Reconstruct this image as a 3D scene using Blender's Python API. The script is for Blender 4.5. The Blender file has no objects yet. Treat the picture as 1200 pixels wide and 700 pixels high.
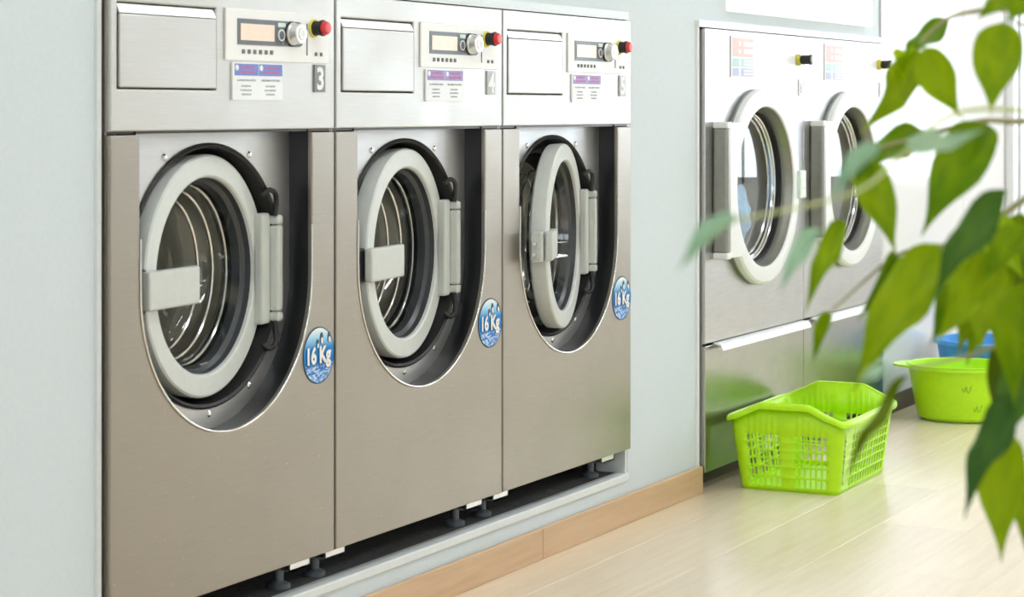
import bpy, bmesh, math, random
from mathutils import Vector, Matrix
from mathutils.geometry import tessellate_polygon
random.seed(7)
PI = math.pi
scene = bpy.context.scene
COL = scene.collection

# ------------------------------------------------------------------ camera
F_PX, HOR = 2500.0, 129.0            # focal length in pixels of the 1200x700 frame, horizon row
A = math.atan2(1299.0, F_PX)         # angle between the view direction and the machine wall
CAM_D, CAM_Z = 2.494, 1.1755
cam = bpy.data.cameras.new('camera')
cam.sensor_width = 36.0
cam.lens = F_PX / 1200.0 * 36.0
cam.shift_y = -(350.0 - HOR) / 1200.0
cam.clip_end = 100
cam.dof.use_dof = True
cam.dof.focus_distance = 5.4
cam.dof.aperture_fstop = 7.0
cam_o = bpy.data.objects.new('camera', cam)
COL.objects.link(cam_o)
cam_o.location = (0, -CAM_D, CAM_Z)
cam_o.rotation_euler = (PI / 2, 0, A - PI / 2)
scene.camera = cam_o

# ------------------------------------------------------------------ world, exposure
w = bpy.data.worlds.new('sky'); scene.world = w; w.use_nodes = True
bg = w.node_tree.nodes['Background']
bg.inputs[0].default_value = (0.86, 0.93, 1.0, 1)
bg.inputs[1].default_value = 3.3
scene.view_settings.view_transform = 'Standard'
scene.view_settings.look = 'None'
scene.view_settings.exposure = 0.72
scene.view_settings.gamma = 1.0
scene.view_settings.use_curve_mapping = False
scene.cycles.use_denoising = True
scene.cycles.max_bounces = 10
scene.cycles.diffuse_bounces = 5
scene.cycles.transparent_max_bounces = 24
scene.cycles.sample_clamp_indirect = 8.0
LAMP = 8.0                          # radiance of the ceiling light diffusers

def ray(u, v, t):
    "a world point seen at pixel u, v at distance t along the view axis"
    k = (u - 600.0) / F_PX
    S, C = math.sin(A), math.cos(A)
    return Vector((t * (C + S * k), -CAM_D + t * (S - C * k), CAM_Z - (v - HOR) / F_PX * t))

# ------------------------------------------------------------------ materials
def new_mat(name):
    m = bpy.data.materials.new(name); m.use_nodes = True
    nt = m.node_tree
    return m, nt, nt.nodes['Principled BSDF']

def plain(name, col, rough=0.5, metal=0.0, spec=0.5, bump=0.0, bscale=60.0, vary=0.06, coat=0.0, emit=0.0):
    "a solid colour with slight procedural mottling and fine relief"
    m, nt, b = new_mat(name)
    tc = nt.nodes.new('ShaderNodeTexCoord')
    n = nt.nodes.new('ShaderNodeTexNoise'); n.inputs['Scale'].default_value = bscale; n.inputs['Detail'].default_value = 4
    nt.links.new(tc.outputs['Object'], n.inputs['Vector'])
    r = nt.nodes.new('ShaderNodeValToRGB')
    r.color_ramp.elements[0].position = 0.3; r.color_ramp.elements[1].position = 0.7
    r.color_ramp.elements[0].color = tuple(max(0, c * (1 - vary)) for c in col) + (1,)
    r.color_ramp.elements[1].color = tuple(min(1, c * (1 + vary * 0.5)) for c in col) + (1,)
    nt.links.new(n.outputs['Fac'], r.inputs['Fac']); nt.links.new(r.outputs['Color'], b.inputs['Base Color'])
    b.inputs['Roughness'].default_value = rough
    b.inputs['Metallic'].default_value = metal
    b.inputs['Specular IOR Level'].default_value = spec
    b.inputs['Coat Weight'].default_value = coat
    if emit:
        nt.links.new(r.outputs['Color'], b.inputs['Emission Color']); b.inputs['Emission Strength'].default_value = emit
    if bump:
        bp = nt.nodes.new('ShaderNodeBump'); bp.inputs['Strength'].default_value = bump; bp.inputs['Distance'].default_value = 0.002
        nt.links.new(n.outputs['Fac'], bp.inputs['Height']); nt.links.new(bp.outputs['Normal'], b.inputs['Normal'])
    return m

def steel(name, col, rough=0.34, stretch=(1.2, 1.2, 90.0), aniso=0.0, scr=0.5, bump=0.06, cloud=0.15):
    "brushed stainless steel: stretched grain, cloudy smears, pale scuffs"
    m, nt, b = new_mat(name)
    L = nt.links.new
    tc = nt.nodes.new('ShaderNodeTexCoord')
    mp = nt.nodes.new('ShaderNodeMapping'); mp.inputs['Scale'].default_value = stretch
    L(tc.outputs['Object'], mp.inputs['Vector'])
    g = nt.nodes.new('ShaderNodeTexNoise'); g.inputs['Scale'].default_value = 9; g.inputs['Detail'].default_value = 6
    L(mp.outputs['Vector'], g.inputs['Vector'])
    cl = nt.nodes.new('ShaderNodeTexNoise'); cl.inputs['Scale'].default_value = 5.5; cl.inputs['Detail'].default_value = 5
    L(tc.outputs['Object'], cl.inputs['Vector'])
    sp = nt.nodes.new('ShaderNodeTexNoise'); sp.inputs['Scale'].default_value = 120; sp.inputs['Detail'].default_value = 3
    L(tc.outputs['Object'], sp.inputs['Vector'])
    sr = nt.nodes.new('ShaderNodeValToRGB'); sr.color_ramp.elements[0].position = 0.65; sr.color_ramp.elements[1].position = 0.76
    sr.color_ramp.elements[1].color = (scr, scr, scr, 1)
    L(sp.outputs['Fac'], sr.inputs['Fac'])
    cr = nt.nodes.new('ShaderNodeValToRGB')
    cr.color_ramp.elements[0].position = 0.25; cr.color_ramp.elements[1].position = 0.75
    cr.color_ramp.elements[0].color = tuple(c * 0.92 for c in col) + (1,)
    cr.color_ramp.elements[1].color = tuple(min(1, c * 1.05) for c in col) + (1,)
    L(g.outputs['Fac'], cr.inputs['Fac'])
    mx = nt.nodes.new('ShaderNodeMixRGB'); mx.blend_type = 'SCREEN'; mx.inputs['Color2'].default_value = (0.35, 0.35, 0.34, 1)
    L(sr.outputs['Color'], mx.inputs['Fac']); L(cr.outputs['Color'], mx.inputs['Color1'])
    L(mx.outputs['Color'], b.inputs['Base Color'])
    mr = nt.nodes.new('ShaderNodeMapRange')
    mr.inputs['From Min'].default_value = 0.3; mr.inputs['From Max'].default_value = 0.7
    mr.inputs['To Min'].default_value = rough * (1 - cloud); mr.inputs['To Max'].default_value = rough * (1 + cloud)
    L(cl.outputs['Fac'], mr.inputs['Value']); L(mr.outputs['Result'], b.inputs['Roughness'])
    b.inputs['Metallic'].default_value = 1.0
    b.inputs['Anisotropic'].default_value = aniso
    bp = nt.nodes.new('ShaderNodeBump'); bp.inputs['Strength'].default_value = bump; bp.inputs['Distance'].default_value = 0.001
    L(g.outputs['Fac'], bp.inputs['Height']); L(bp.outputs['Normal'], b.inputs['Normal'])
    return m

def glass(name, tint=(0.95, 0.97, 0.97), ior=1.5, gloss=(1, 1, 1)):
    m = bpy.data.materials.new(name); m.use_nodes = True
    nt = m.node_tree; nt.nodes.clear(); L = nt.links.new
    o = nt.nodes.new('ShaderNodeOutputMaterial'); mix = nt.nodes.new('ShaderNodeMixShader')
    t = nt.nodes.new('ShaderNodeBsdfTransparent'); t.inputs[0].default_value = tint + (1,)
    gl = nt.nodes.new('ShaderNodeBsdfGlossy'); gl.inputs['Roughness'].default_value = 0.02; gl.inputs[0].default_value = gloss + (1,)
    f0 = ((ior - 1) / (ior + 1)) ** 2                       # Schlick reflectance, the same from both sides
    lw = nt.nodes.new('ShaderNodeLayerWeight'); lw.inputs['Blend'].default_value = 0.5
    pw = nt.nodes.new('ShaderNodeMath'); pw.operation = 'POWER'; pw.inputs[1].default_value = 5.0
    fr = nt.nodes.new('ShaderNodeMath'); fr.operation = 'MULTIPLY_ADD'; fr.inputs[1].default_value = 1 - f0; fr.inputs[2].default_value = f0
    L(lw.outputs['Facing'], pw.inputs[0]); L(pw.outputs[0], fr.inputs[0])
    L(fr.outputs[0], mix.inputs[0]); L(t.outputs[0], mix.inputs[1]); L(gl.outputs[0], mix.inputs[2]); L(mix.outputs[0], o.inputs[0])
    return m

def wood(name, c0, c1, rough, scale=(1.0, 14.0, 14.0), coat=0.0):
    m, nt, b = new_mat(name); L = nt.links.new
    tc = nt.nodes.new('ShaderNodeTexCoord'); oi = nt.nodes.new('ShaderNodeObjectInfo')
    ad = nt.nodes.new('ShaderNodeVectorMath'); ad.operation = 'ADD'
    ml = nt.nodes.new('ShaderNodeMath'); ml.operation = 'MULTIPLY'; ml.inputs[1].default_value = 37.0
    L(oi.outputs['Random'], ml.inputs[0]); L(tc.outputs['Object'], ad.inputs[0]); L(ml.outputs[0], ad.inputs[1])
    mp = nt.nodes.new('ShaderNodeMapping'); mp.inputs['Scale'].default_value = scale; L(ad.outputs[0], mp.inputs['Vector'])
    n = nt.nodes.new('ShaderNodeTexNoise'); n.inputs['Scale'].default_value = 2.2; n.inputs['Detail'].default_value = 8
    n.inputs['Roughness'].default_value = 0.62; n.inputs['Distortion'].default_value = 0.6
    L(mp.outputs[0], n.inputs['Vector'])
    r = nt.nodes.new('ShaderNodeValToRGB'); r.color_ramp.elements[0].position = 0.3; r.color_ramp.elements[1].position = 0.68
    r.color_ramp.elements[0].color = c0 + (1,); r.color_ramp.elements[1].color = c1 + (1,)
    L(n.outputs['Fac'], r.inputs['Fac'])
    hs = nt.nodes.new('ShaderNodeHueSaturation')
    mr = nt.nodes.new('ShaderNodeMapRange'); mr.inputs['To Min'].default_value = 0.94; mr.inputs['To Max'].default_value = 1.04
    L(oi.outputs['Random'], mr.inputs['Value']); L(mr.outputs[0], hs.inputs['Value']); L(r.outputs[0], hs.inputs['Color'])
    L(hs.outputs[0], b.inputs['Base Color'])
    b.inputs['Roughness'].default_value = rough; b.inputs['Coat Weight'].default_value = coat; b.inputs['Coat Roughness'].default_value = 0.15
    return m

def leaf_mat(name, c0, c1, trans):
    m, nt, b = new_mat(name); L = nt.links.new
    tc = nt.nodes.new('ShaderNodeTexCoord'); oi = nt.nodes.new('ShaderNodeObjectInfo')
    n = nt.nodes.new('ShaderNodeTexNoise'); n.inputs['Scale'].default_value = 3; L(tc.outputs['Object'], n.inputs['Vector'])
    ad = nt.nodes.new('ShaderNodeMath'); ad.operation = 'ADD'; L(n.outputs['Fac'], ad.inputs[0])
    sb = nt.nodes.new('ShaderNodeMath'); sb.operation = 'MULTIPLY_ADD'; sb.inputs[1].default_value = 0.6; sb.inputs[2].default_value = -0.3
    L(oi.outputs['Random'], sb.inputs[0]); L(sb.outputs[0], ad.inputs[1])
    r = nt.nodes.new('ShaderNodeValToRGB'); r.color_ramp.elements[0].position = 0.2; r.color_ramp.elements[1].position = 0.8
    r.color_ramp.elements[0].color = c0 + (1,); r.color_ramp.elements[1].color = c1 + (1,); L(ad.outputs[0], r.inputs['Fac'])
    L(r.outputs[0], b.inputs['Base Color']); b.inputs['Roughness'].default_value = 0.5; b.inputs['Specular IOR Level'].default_value = 0.15
    tr = nt.nodes.new('ShaderNodeBsdfTranslucent'); mx = nt.nodes.new('ShaderNodeMixShader'); mx.inputs[0].default_value = trans
    L(r.outputs[0], tr.inputs[0]); out = nt.nodes['Material Output']
    L(b.outputs[0], mx.inputs[1]); L(tr.outputs[0], mx.inputs[2]); L(mx.outputs[0], out.inputs[0])
    return m

def sticker_mat():
    "flat print: pale top running into blue, swirling water at the foot"
    m, nt, b = new_mat('sticker_print'); L = nt.links.new
    tc = nt.nodes.new('ShaderNodeTexCoord'); sx = nt.nodes.new('ShaderNodeSeparateXYZ'); L(tc.outputs['Object'], sx.inputs[0])
    mr = nt.nodes.new('ShaderNodeMapRange'); mr.inputs['From Min'].default_value = -0.062; mr.inputs['From Max'].default_value = 0.062
    L(sx.outputs['Z'], mr.inputs['Value'])
    r = nt.nodes.new('ShaderNodeValToRGB'); e = r.color_ramp.elements
    e[0].position = 0.36; e[0].color = (0.0, 0.17, 0.55, 1); e[1].position = 0.98; e[1].color = (0.9, 0.93, 0.95, 1)
    a = e.new(0.62); a.color = (0.01, 0.24, 0.66, 1); a = e.new(0.8); a.color = (0.35, 0.65, 0.85, 1)
    L(mr.outputs[0], r.inputs['Fac'])
    wv = nt.nodes.new('ShaderNodeTexNoise'); wv.inputs['Scale'].default_value = 38; wv.inputs['Distortion'].default_value = 2.5
    mp = nt.nodes.new('ShaderNodeMapping'); mp.inputs['Scale'].default_value = (0.7, 1, 1.9); L(tc.outputs['Object'], mp.inputs[0]); L(mp.outputs[0], wv.inputs['Vector'])
    wr = nt.nodes.new('ShaderNodeValToRGB'); wr.color_ramp.elements[0].position = 0.42; wr.color_ramp.elements[1].position = 0.66
    wr.color_ramp.elements[0].color = (0.0, 0.16, 0.55, 1); wr.color_ramp.elements[1].color = (0.75, 0.9, 1, 1); L(wv.outputs['Fac'], wr.inputs['Fac'])
    st = nt.nodes.new('ShaderNodeMapRange'); st.inputs['From Min'].default_value = 0.36; st.inputs['From Max'].default_value = 0.30; L(mr.outputs[0], st.inputs['Value'])
    mx = nt.nodes.new('ShaderNodeMixRGB'); L(st.outputs[0], mx.inputs['Fac']); L(r.outputs[0], mx.inputs['Color1']); L(wr.outputs[0], mx.inputs['Color2'])
    L(mx.outputs[0], b.inputs['Base Color']); b.inputs['Roughness'].default_value = 0.4; b.inputs['Specular IOR Level'].default_value = 0.2
    return m

M = {}
M['wall'] = plain('wall_paint', (0.63, 0.70, 0.74), 0.75, bump=0.03, bscale=90, vary=0.025)
M['ceiling'] = plain('ceiling_paint', (0.8, 0.8, 0.79), 0.85, vary=0.02)
M['trim'] = plain('painted_metal_trim', (0.72, 0.76, 0.77), 0.4, vary=0.03)
M['white_trim'] = plain('white_painted_trim', (0.84, 0.85, 0.85), 0.35, vary=0.02)
M['opposite'] = plain('opposite_wall_paint', (0.76, 0.77, 0.77), 0.8, vary=0.03)
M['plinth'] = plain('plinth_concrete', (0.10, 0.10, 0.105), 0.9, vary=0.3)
M['floor'] = wood('laminate_floor', (0.76, 0.62, 0.445), (0.86, 0.74, 0.56), 0.30, coat=0.15)
M['base'] = wood('baseboard_wood', (0.55, 0.36, 0.21), (0.66, 0.46, 0.29), 0.45)
M['kick'] = plain('dark_kick_board', (0.10, 0.075, 0.05), 0.6)
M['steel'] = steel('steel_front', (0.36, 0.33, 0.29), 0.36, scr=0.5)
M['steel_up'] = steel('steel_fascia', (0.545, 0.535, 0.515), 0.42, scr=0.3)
M['steel_recess'] = steel('steel_recess', (0.56, 0.56, 0.56), 0.44, scr=0.15)
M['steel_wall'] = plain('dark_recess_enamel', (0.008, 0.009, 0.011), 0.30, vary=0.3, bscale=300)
M['steel_dry'] = steel('steel_dryer', (0.52, 0.52, 0.52), 0.32, stretch=(1.2, 1.2, 12.0), scr=0.2, bump=0.0)
M['steel_dry_low'] = steel('steel_dryer_lower', (0.42, 0.41, 0.39), 0.28, stretch=(1.2, 1.2, 3.0), scr=0.0, bump=0.0, cloud=0.0)
M['drum'] = steel('drum_steel', (0.72, 0.70, 0.65), 0.45, stretch=(30, 30, 30), scr=0.6)
M['drum_dry'] = plain('dryer_drum_enamel', (0.75, 0.75, 0.74), 0.4, vary=0.05)
M['chrome'] = plain('chrome', (0.80, 0.80, 0.80), 0.12, metal=1.0, vary=0.02)
M['alu'] = plain('anodised_aluminium', (0.80, 0.81, 0.82), 0.35, metal=0.9, vary=0.03)
M['knob'] = plain('satin_knob', (0.78, 0.78, 0.77), 0.28, metal=0.85, vary=0.02)
M['door'] = plain('door_grey_plastic', (0.62, 0.65, 0.625), 0.38, vary=0.03)
M['door_plate'] = plain('door_plate_grey', (0.56, 0.59, 0.555), 0.42, vary=0.03)
M['black'] = plain('black_rubber', (0.012, 0.012, 0.013), 0.5, vary=0.2)
M['black_gloss'] = plain('black_plastic', (0.018, 0.018, 0.020), 0.5, vary=0.1)
M['seal'] = plain('charcoal_door_seal', (0.055, 0.06, 0.068), 0.32, vary=0.15)
M['dark'] = plain('dark_slate_plastic', (0.12, 0.14, 0.165), 0.35, vary=0.08)
M['panel_grey'] = plain('pale_grey_plastic', (0.86, 0.86, 0.85), 0.4, vary=0.02)
M['lcd'] = plain('lcd_screen', (0.80, 0.62, 0.50), 0.25, vary=0.04, emit=0.12)
M['red'] = plain('red_plastic', (0.75, 0.05, 0.05), 0.3)
M['yellow'] = plain('yellow_plastic', (0.78, 0.72, 0.10), 0.4)
M['white'] = plain('white_plastic', (0.82, 0.83, 0.83), 0.35, vary=0.02)
M['paper'] = plain('white_label', (0.86, 0.89, 0.92), 0.5, vary=0.02)
M['ink'] = plain('grey_ink', (0.16, 0.17, 0.19), 0.6)
M['ink_pale'] = plain('pale_grey_ink', (0.42, 0.43, 0.45), 0.6)
M['ink_red'] = plain('red_ink', (0.62, 0.15, 0.32), 0.6)
M['hdr'] = plain('blue_violet_print', (0.16, 0.24, 0.62), 0.5, vary=0.1)
M['hdr2'] = plain('violet_print', (0.36, 0.30, 0.62), 0.5, vary=0.1)
M['plate_grey'] = plain('number_plate_grey', (0.24, 0.25, 0.26), 0.45)
M['plate_mid'] = plain('number_plate_mid_grey', (0.5, 0.52, 0.54), 0.45)
M['sticker'] = sticker_mat()
M['penguin'] = plain('dark_blue_print', (0.01, 0.05, 0.10), 0.5)
M['white_door'] = plain('dryer_door_white', (0.80, 0.82, 0.82), 0.3, vary=0.02)
M['dry_side'] = plain('dryer_door_side', (0.30, 0.33, 0.32), 0.35, metal=0.4)
M['funnel'] = plain('dryer_funnel_grey', (0.30, 0.30, 0.27), 0.35, metal=0.6)
M['sign_glow'] = plain('white_board_glow', (0.85, 0.86, 0.86), 0.4, vary=0.01, emit=0.35)  # plain white board, with a faint glow added to brighten it
M['mint'] = plain('pale_mint_plastic', (0.66, 0.80, 0.72), 0.35)
M['pink_print'] = plain('pink_print', (0.78, 0.54, 0.54), 0.5)
M['teal_print'] = plain('teal_print', (0.46, 0.66, 0.65), 0.5)
M['lilac_print'] = plain('lilac_print', (0.48, 0.50, 0.70), 0.5)
M['glass'] = glass('clear_glass', (0.90, 0.93, 0.92), 1.75)
M['glass_dry'] = glass('dryer_glass', (0.92, 0.95, 0.96), 2.2)
M['pane'] = glass('window_glass', (0.97, 0.98, 0.98), 1.45)
M['lime'] = plain('lime_plastic', (0.50, 0.90, 0.004), 0.32, vary=0.03)
M['lime_mark'] = plain('olive_mark', (0.05, 0.11, 0.005), 0.5)
M['blue'] = plain('blue_plastic', (0.06, 0.36, 0.80), 0.3, vary=0.03)
M['cloth_blue'] = plain('blue_cloth', (0.36, 0.62, 0.95), 0.9, bump=0.4, bscale=30, vary=0.2)
M['gloss_panel'] = plain('white_gloss_panel', (0.78, 0.78, 0.79), 0.14, vary=0.015, coat=0.3)
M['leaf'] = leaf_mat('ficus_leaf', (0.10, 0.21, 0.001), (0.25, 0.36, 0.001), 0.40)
M['leaf_dark'] = leaf_mat('ficus_leaf_dark', (0.035, 0.10, 0.015), (0.08, 0.17, 0.012), 0.3)  # darker green leaves
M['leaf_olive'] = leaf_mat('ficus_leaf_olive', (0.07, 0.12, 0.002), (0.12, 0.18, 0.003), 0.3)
M['leaf_pale'] = leaf_mat('ficus_leaf_underside', (0.30, 0.48, 0.32), (0.42, 0.60, 0.42), 0.35)
M['leaf_bright'] = leaf_mat('ficus_leaf_bright', (0.33, 0.50, 0.002), (0.46, 0.62, 0.004), 0.45)  # brighter yellow-green leaves
M['twig'] = plain('green_brown_twig', (0.32, 0.30, 0.14), 0.7)
M['twig_pale'] = plain('pale_green_twig', (0.50, 0.55, 0.25), 0.7)
M['bark'] = plain('grey_bark', (0.30, 0.25, 0.19), 0.85, bump=0.5, bscale=25, vary=0.3)
M['pot'] = plain('white_pot_glaze', (0.72, 0.72, 0.70), 0.3)
M['soil'] = plain('potting_soil', (0.05, 0.035, 0.02), 0.95, bump=1.0, bscale=40, vary=0.5)
m, nt, b = new_mat('light_diffuser'); b.inputs['Base Color'].default_value = (0.9, 0.9, 0.9, 1)
b.inputs['Emission Color'].default_value = (0.92, 0.97, 1.0, 1); b.inputs['Emission Strength'].default_value = LAMP
M['lamp'] = m

# ------------------------------------------------------------------ mesh helpers
def finish(bm, smooth=True, ang=32):
    bmesh.ops.remove_doubles(bm, verts=bm.verts, dist=1e-6)
    bmesh.ops.recalc_face_normals(bm, faces=bm.faces)
    me = bpy.data.meshes.new('m'); bm.to_mesh(me); bm.free()
    if smooth:
        for p in me.polygons: p.use_smooth = True
        me.set_sharp_from_angle(angle=math.radians(ang))
    return me

def add_box(bm, x0, x1, y0, y1, z0, z1, mat=None):
    vs = [bm.verts.new((x, y, z)) for x in (x0, x1) for y in (y0, y1) for z in (z0, z1)]
    for q in ((0, 1, 3, 2), (4, 6, 7, 5), (0, 4, 5, 1), (2, 3, 7, 6), (0, 2, 6, 4), (1, 5, 7, 3)):
        bm.faces.new([vs[i] for i in q])
    return vs

def box(*c, bev=0.0, seg=2):
    bm = bmesh.new(); add_box(bm, *c)
    if bev:
        bmesh.ops.bevel(bm, geom=list(bm.edges), offset=bev, segments=seg, profile=0.5, affect='EDGES', clamp_overlap=True)
    return finish(bm, ang=18)

def boxes(lst):
    bm = bmesh.new()
    for c in lst: add_box(bm, *c)
    bmesh.ops.recalc_face_normals(bm, faces=bm.faces)
    me = bpy.data.meshes.new('m'); bm.to_mesh(me); bm.free()
    return me

def prism(outer, holes, y0, y1, bev=0.0):
    "polygon in x, z with holes, extruded from y0 (front) to y1"
    loops = [outer] + list(holes)
    tri = tessellate_polygon([[Vector((p[0], p[1], 0)) for p in lp] for lp in loops])
    pts = [p for lp in loops for p in lp]
    bm = bmesh.new()
    f = [bm.verts.new((p[0], y0, p[1])) for p in pts]; k = [bm.verts.new((p[0], y1, p[1])) for p in pts]
    for t in tri:
        try:
            bm.faces.new([f[i] for i in t]); bm.faces.new([k[i] for i in reversed(t)])
        except ValueError: pass
    rims = []
    o = 0
    for lp in loops:
        n = len(lp)
        for i in range(n):
            j = (i + 1) % n
            bm.faces.new((f[o + i], f[o + j], k[o + j], k[o + i]))
            rims.append((f[o + i], f[o + j]))
        o += n
    bmesh.ops.recalc_face_normals(bm, faces=bm.faces)
    if bev:
        bmesh.ops.dissolve_limit(bm, angle_limit=0.01, verts=bm.verts, edges=bm.edges)
        es = [e for e in bm.edges if len(e.link_faces) == 2 and e.calc_face_angle(0) > 1.0 and all(abs(v.co.y - y0) < 1e-6 for v in e.verts)]
        bmesh.ops.bevel(bm, geom=es, offset=bev, segments=2, profile=0.5, affect='EDGES', clamp_overlap=True)
    me = bpy.data.meshes.new('m'); bm.to_mesh(me); bm.free()
    for p in me.polygons: p.use_smooth = True
    me.set_sharp_from_angle(angle=math.radians(20))
    return me

def circle(cx, cz, r, n=64, a0=0.0, a1=2 * PI, close=True):
    m_ = n if close else n + 1
    return [(cx + r * math.cos(a0 + (a1 - a0) * i / n), cz + r * math.sin(a0 + (a1 - a0) * i / n)) for i in range(m_)]

def lathe(prof, n=64, cx=0.0, cz=0.0, cy=0.0, closed=False, axis='y', ang=32, ex=1.0):
    "revolve (radius, along) pairs about the y axis (or z)"
    bm = bmesh.new(); rings = []
    for r, y in prof:
        ring = []
        if r < 1e-6:
            p = (cx, cy + y, cz) if axis == 'y' else (cx, cy, cz + y)
            ring = [bm.verts.new(p)] * n
        else:
            for i in range(n):
                a = 2 * PI * i / n
                ring.append(bm.verts.new((cx + r * math.cos(a), cy + y, cz + r * math.sin(a)) if axis == 'y' else
                                         (cx + ex * r * math.cos(a), cy + r * math.sin(a), cz + y)))
        rings.append(ring)
    pairs = list(zip(rings, rings[1:])) + ([(rings[-1], rings[0])] if closed else [])
    for p, q in pairs:
        for i in range(n):
            j = (i + 1) % n
            vs = []
            for v in (p[i], p[j], q[j], q[i]):
                if v not in vs: vs.append(v)
            if len(vs) > 2:
                try: bm.faces.new(vs)
                except ValueError: pass
    return finish(bm, ang=ang)

def tube(pts, r0, r1=None, n=8, cap=True):
    r1 = r0 if r1 is None else r1
    pts = [Vector(p) for p in pts]; bm = bmesh.new(); prev = None; rings = []
    up = Vector((0.13, 0.31, 0.94))
    for i, p in enumerate(pts):
        d = (pts[min(i + 1, len(pts) - 1)] - pts[max(i - 1, 0)]).normalized()
        s = d.cross(up)
        if s.length < 0.1: s = d.cross(Vector((1, 0, 0)))
        s.normalize(); t = d.cross(s)
        r = r0 + (r1 - r0) * i / max(1, len(pts) - 1)
        rings.append([bm.verts.new(p + r * (math.cos(2 * PI * k / n) * s + math.sin(2 * PI * k / n) * t)) for k in range(n)])
    for a, c in zip(rings, rings[1:]):
        for k in range(n): bm.faces.new((a[k], a[(k + 1) % n], c[(k + 1) % n], c[k]))
    if cap:
        bm.faces.new(rings[0]); bm.faces.new(list(reversed(rings[-1])))
    return finish(bm, ang=50)

def bez(pts, n=8):
    "smooth Catmull-Rom through points"
    P = [Vector(p) for p in pts]; out = []
    for i in range(len(P) - 1):
        a, b_, c, d = P[max(i - 1, 0)], P[i], P[i + 1], P[min(i + 2, len(P) - 1)]
        for k in range(n):
            t = k / n
            out.append(0.5 * ((2 * b_) + (c - a) * t + (2 * a - 5 * b_ + 4 * c - d) * t * t + (3 * b_ - a - 3 * c + d) * t ** 3))
    out.append(P[-1]); return out

def text_mesh(s, height, cx, cz, y, sx=1.0, bold=0.0, depth=0.0004, align='CENTER'):
    "flat lettering facing -y, centred at cx, cz"
    c = bpy.data.curves.new('t', 'FONT'); c.body = s; c.align_x = align; c.offset = bold; c.extrude = depth; c.resolution_u = 3
    o = bpy.data.objects.new('t', c); COL.objects.link(o)
    me = bpy.data.meshes.new_from_object(o.evaluated_get(bpy.context.evaluated_depsgraph_get()))
    bpy.data.objects.remove(o)
    zs = [v.co.y for v in me.vertices]; xs = [v.co.x for v in me.vertices]
    k = height / (max(zs) - min(zs)); mz = (max(zs) + min(zs)) / 2; mx = (max(xs) + min(xs)) / 2
    if align != 'CENTER': mx = min(xs)
    for v in me.vertices:
        x, yy, z = v.co
        v.co = (cx + (x - mx) * k * sx, y - z * 0.2, cz + (yy - mz) * k)
    return me

def obj(name, me, mat, parent=None, loc=(0, 0, 0), rot=None):
    o = bpy.data.objects.new(name, me); COL.objects.link(o)
    if mat is not None and me is not None and not me.materials: me.materials.append(M[mat] if isinstance(mat, str) else mat)
    o.location = loc
    if rot: o.rotation_euler = rot
    if parent: o.parent = parent
    return o

def thing(name, label, cat, loc=(0, 0, 0), rz=0.0, group=None):
    o = bpy.data.objects.new(name, None); COL.objects.link(o); o.empty_display_size = 0.1
    o.location = loc; o.rotation_euler = (0, 0, rz)
    return tag(o, label, cat, group)

def tag(o, label, cat, group=None):
    o['label'] = label; o['category'] = cat
    if group: o['group'] = group
    return o

def struct(name, me, mat, loc=(0, 0, 0), parent=None):
    o = obj(name, me, mat, parent, loc)
    if parent is None: o['kind'] = 'structure'
    return o

# ------------------------------------------------------------------ the room
X0, X1, Y0, Y1, ZC = -2.6, 11.6, -5.0, 1.0, 2.75
YW = 0.02                                       # face of the machine wall
WX = (3.175, 3.962, 4.749, 5.536)               # washer edges
DX = (6.084, 6.977, 7.870)                      # dryer edges
ZB, ZS, ZT, ZL = 0.213, 1.132, 1.428, 0.14      # washer bottom, split, top; ledge top

struct('floor', box(X0 - .1, X1 + .1, Y0 - .1, Y1 + .1, -0.12, -0.012), 'floor')
fl = bpy.data.objects['floor']
PL, PW = 1.285, 0.243
plank_me = box(0.0003, PL - 0.0003, 0.0003, PW - 0.0003, -0.012, 0.0, bev=0.0005, seg=1)
plank_me.materials.append(M['floor'])
row = 0; y = Y1 - PW - .9
while y > Y0 - PW:
    x = X0 - (row * 0.47 * PL) % PL
    while x < X1:
        p = obj('plank', plank_me, None, fl, (x, y, 0)); x += PL
    row += 1; y -= PW

struct('ceiling', box(X0 - .1, X1 + .1, Y0 - .1, Y1 + .1, ZC, ZC + .1), 'ceiling')
HX0, HX1 = 3.158, 5.553
wall = prism([(X0, 0), (DX[0] - .012, 0), (DX[0] - .012, 1.445), (DX[2] + .012, 1.445), (DX[2] + .012, 0), (X1, 0), (X1, ZC), (X0, ZC)],
             [[(HX0, ZL - .01), (HX0, 1.455), (HX1, 1.455), (HX1, ZL - .01)]], YW, YW + 0.10)
struct('wall_back', wall, 'wall')
struct('wall_service', box(X0, X1, Y1, Y1 + .1, 0, ZC), 'opposite')
struct('wall_front', box(X0, X1, Y0 - .1, Y0, 0, ZC), 'opposite')
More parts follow.
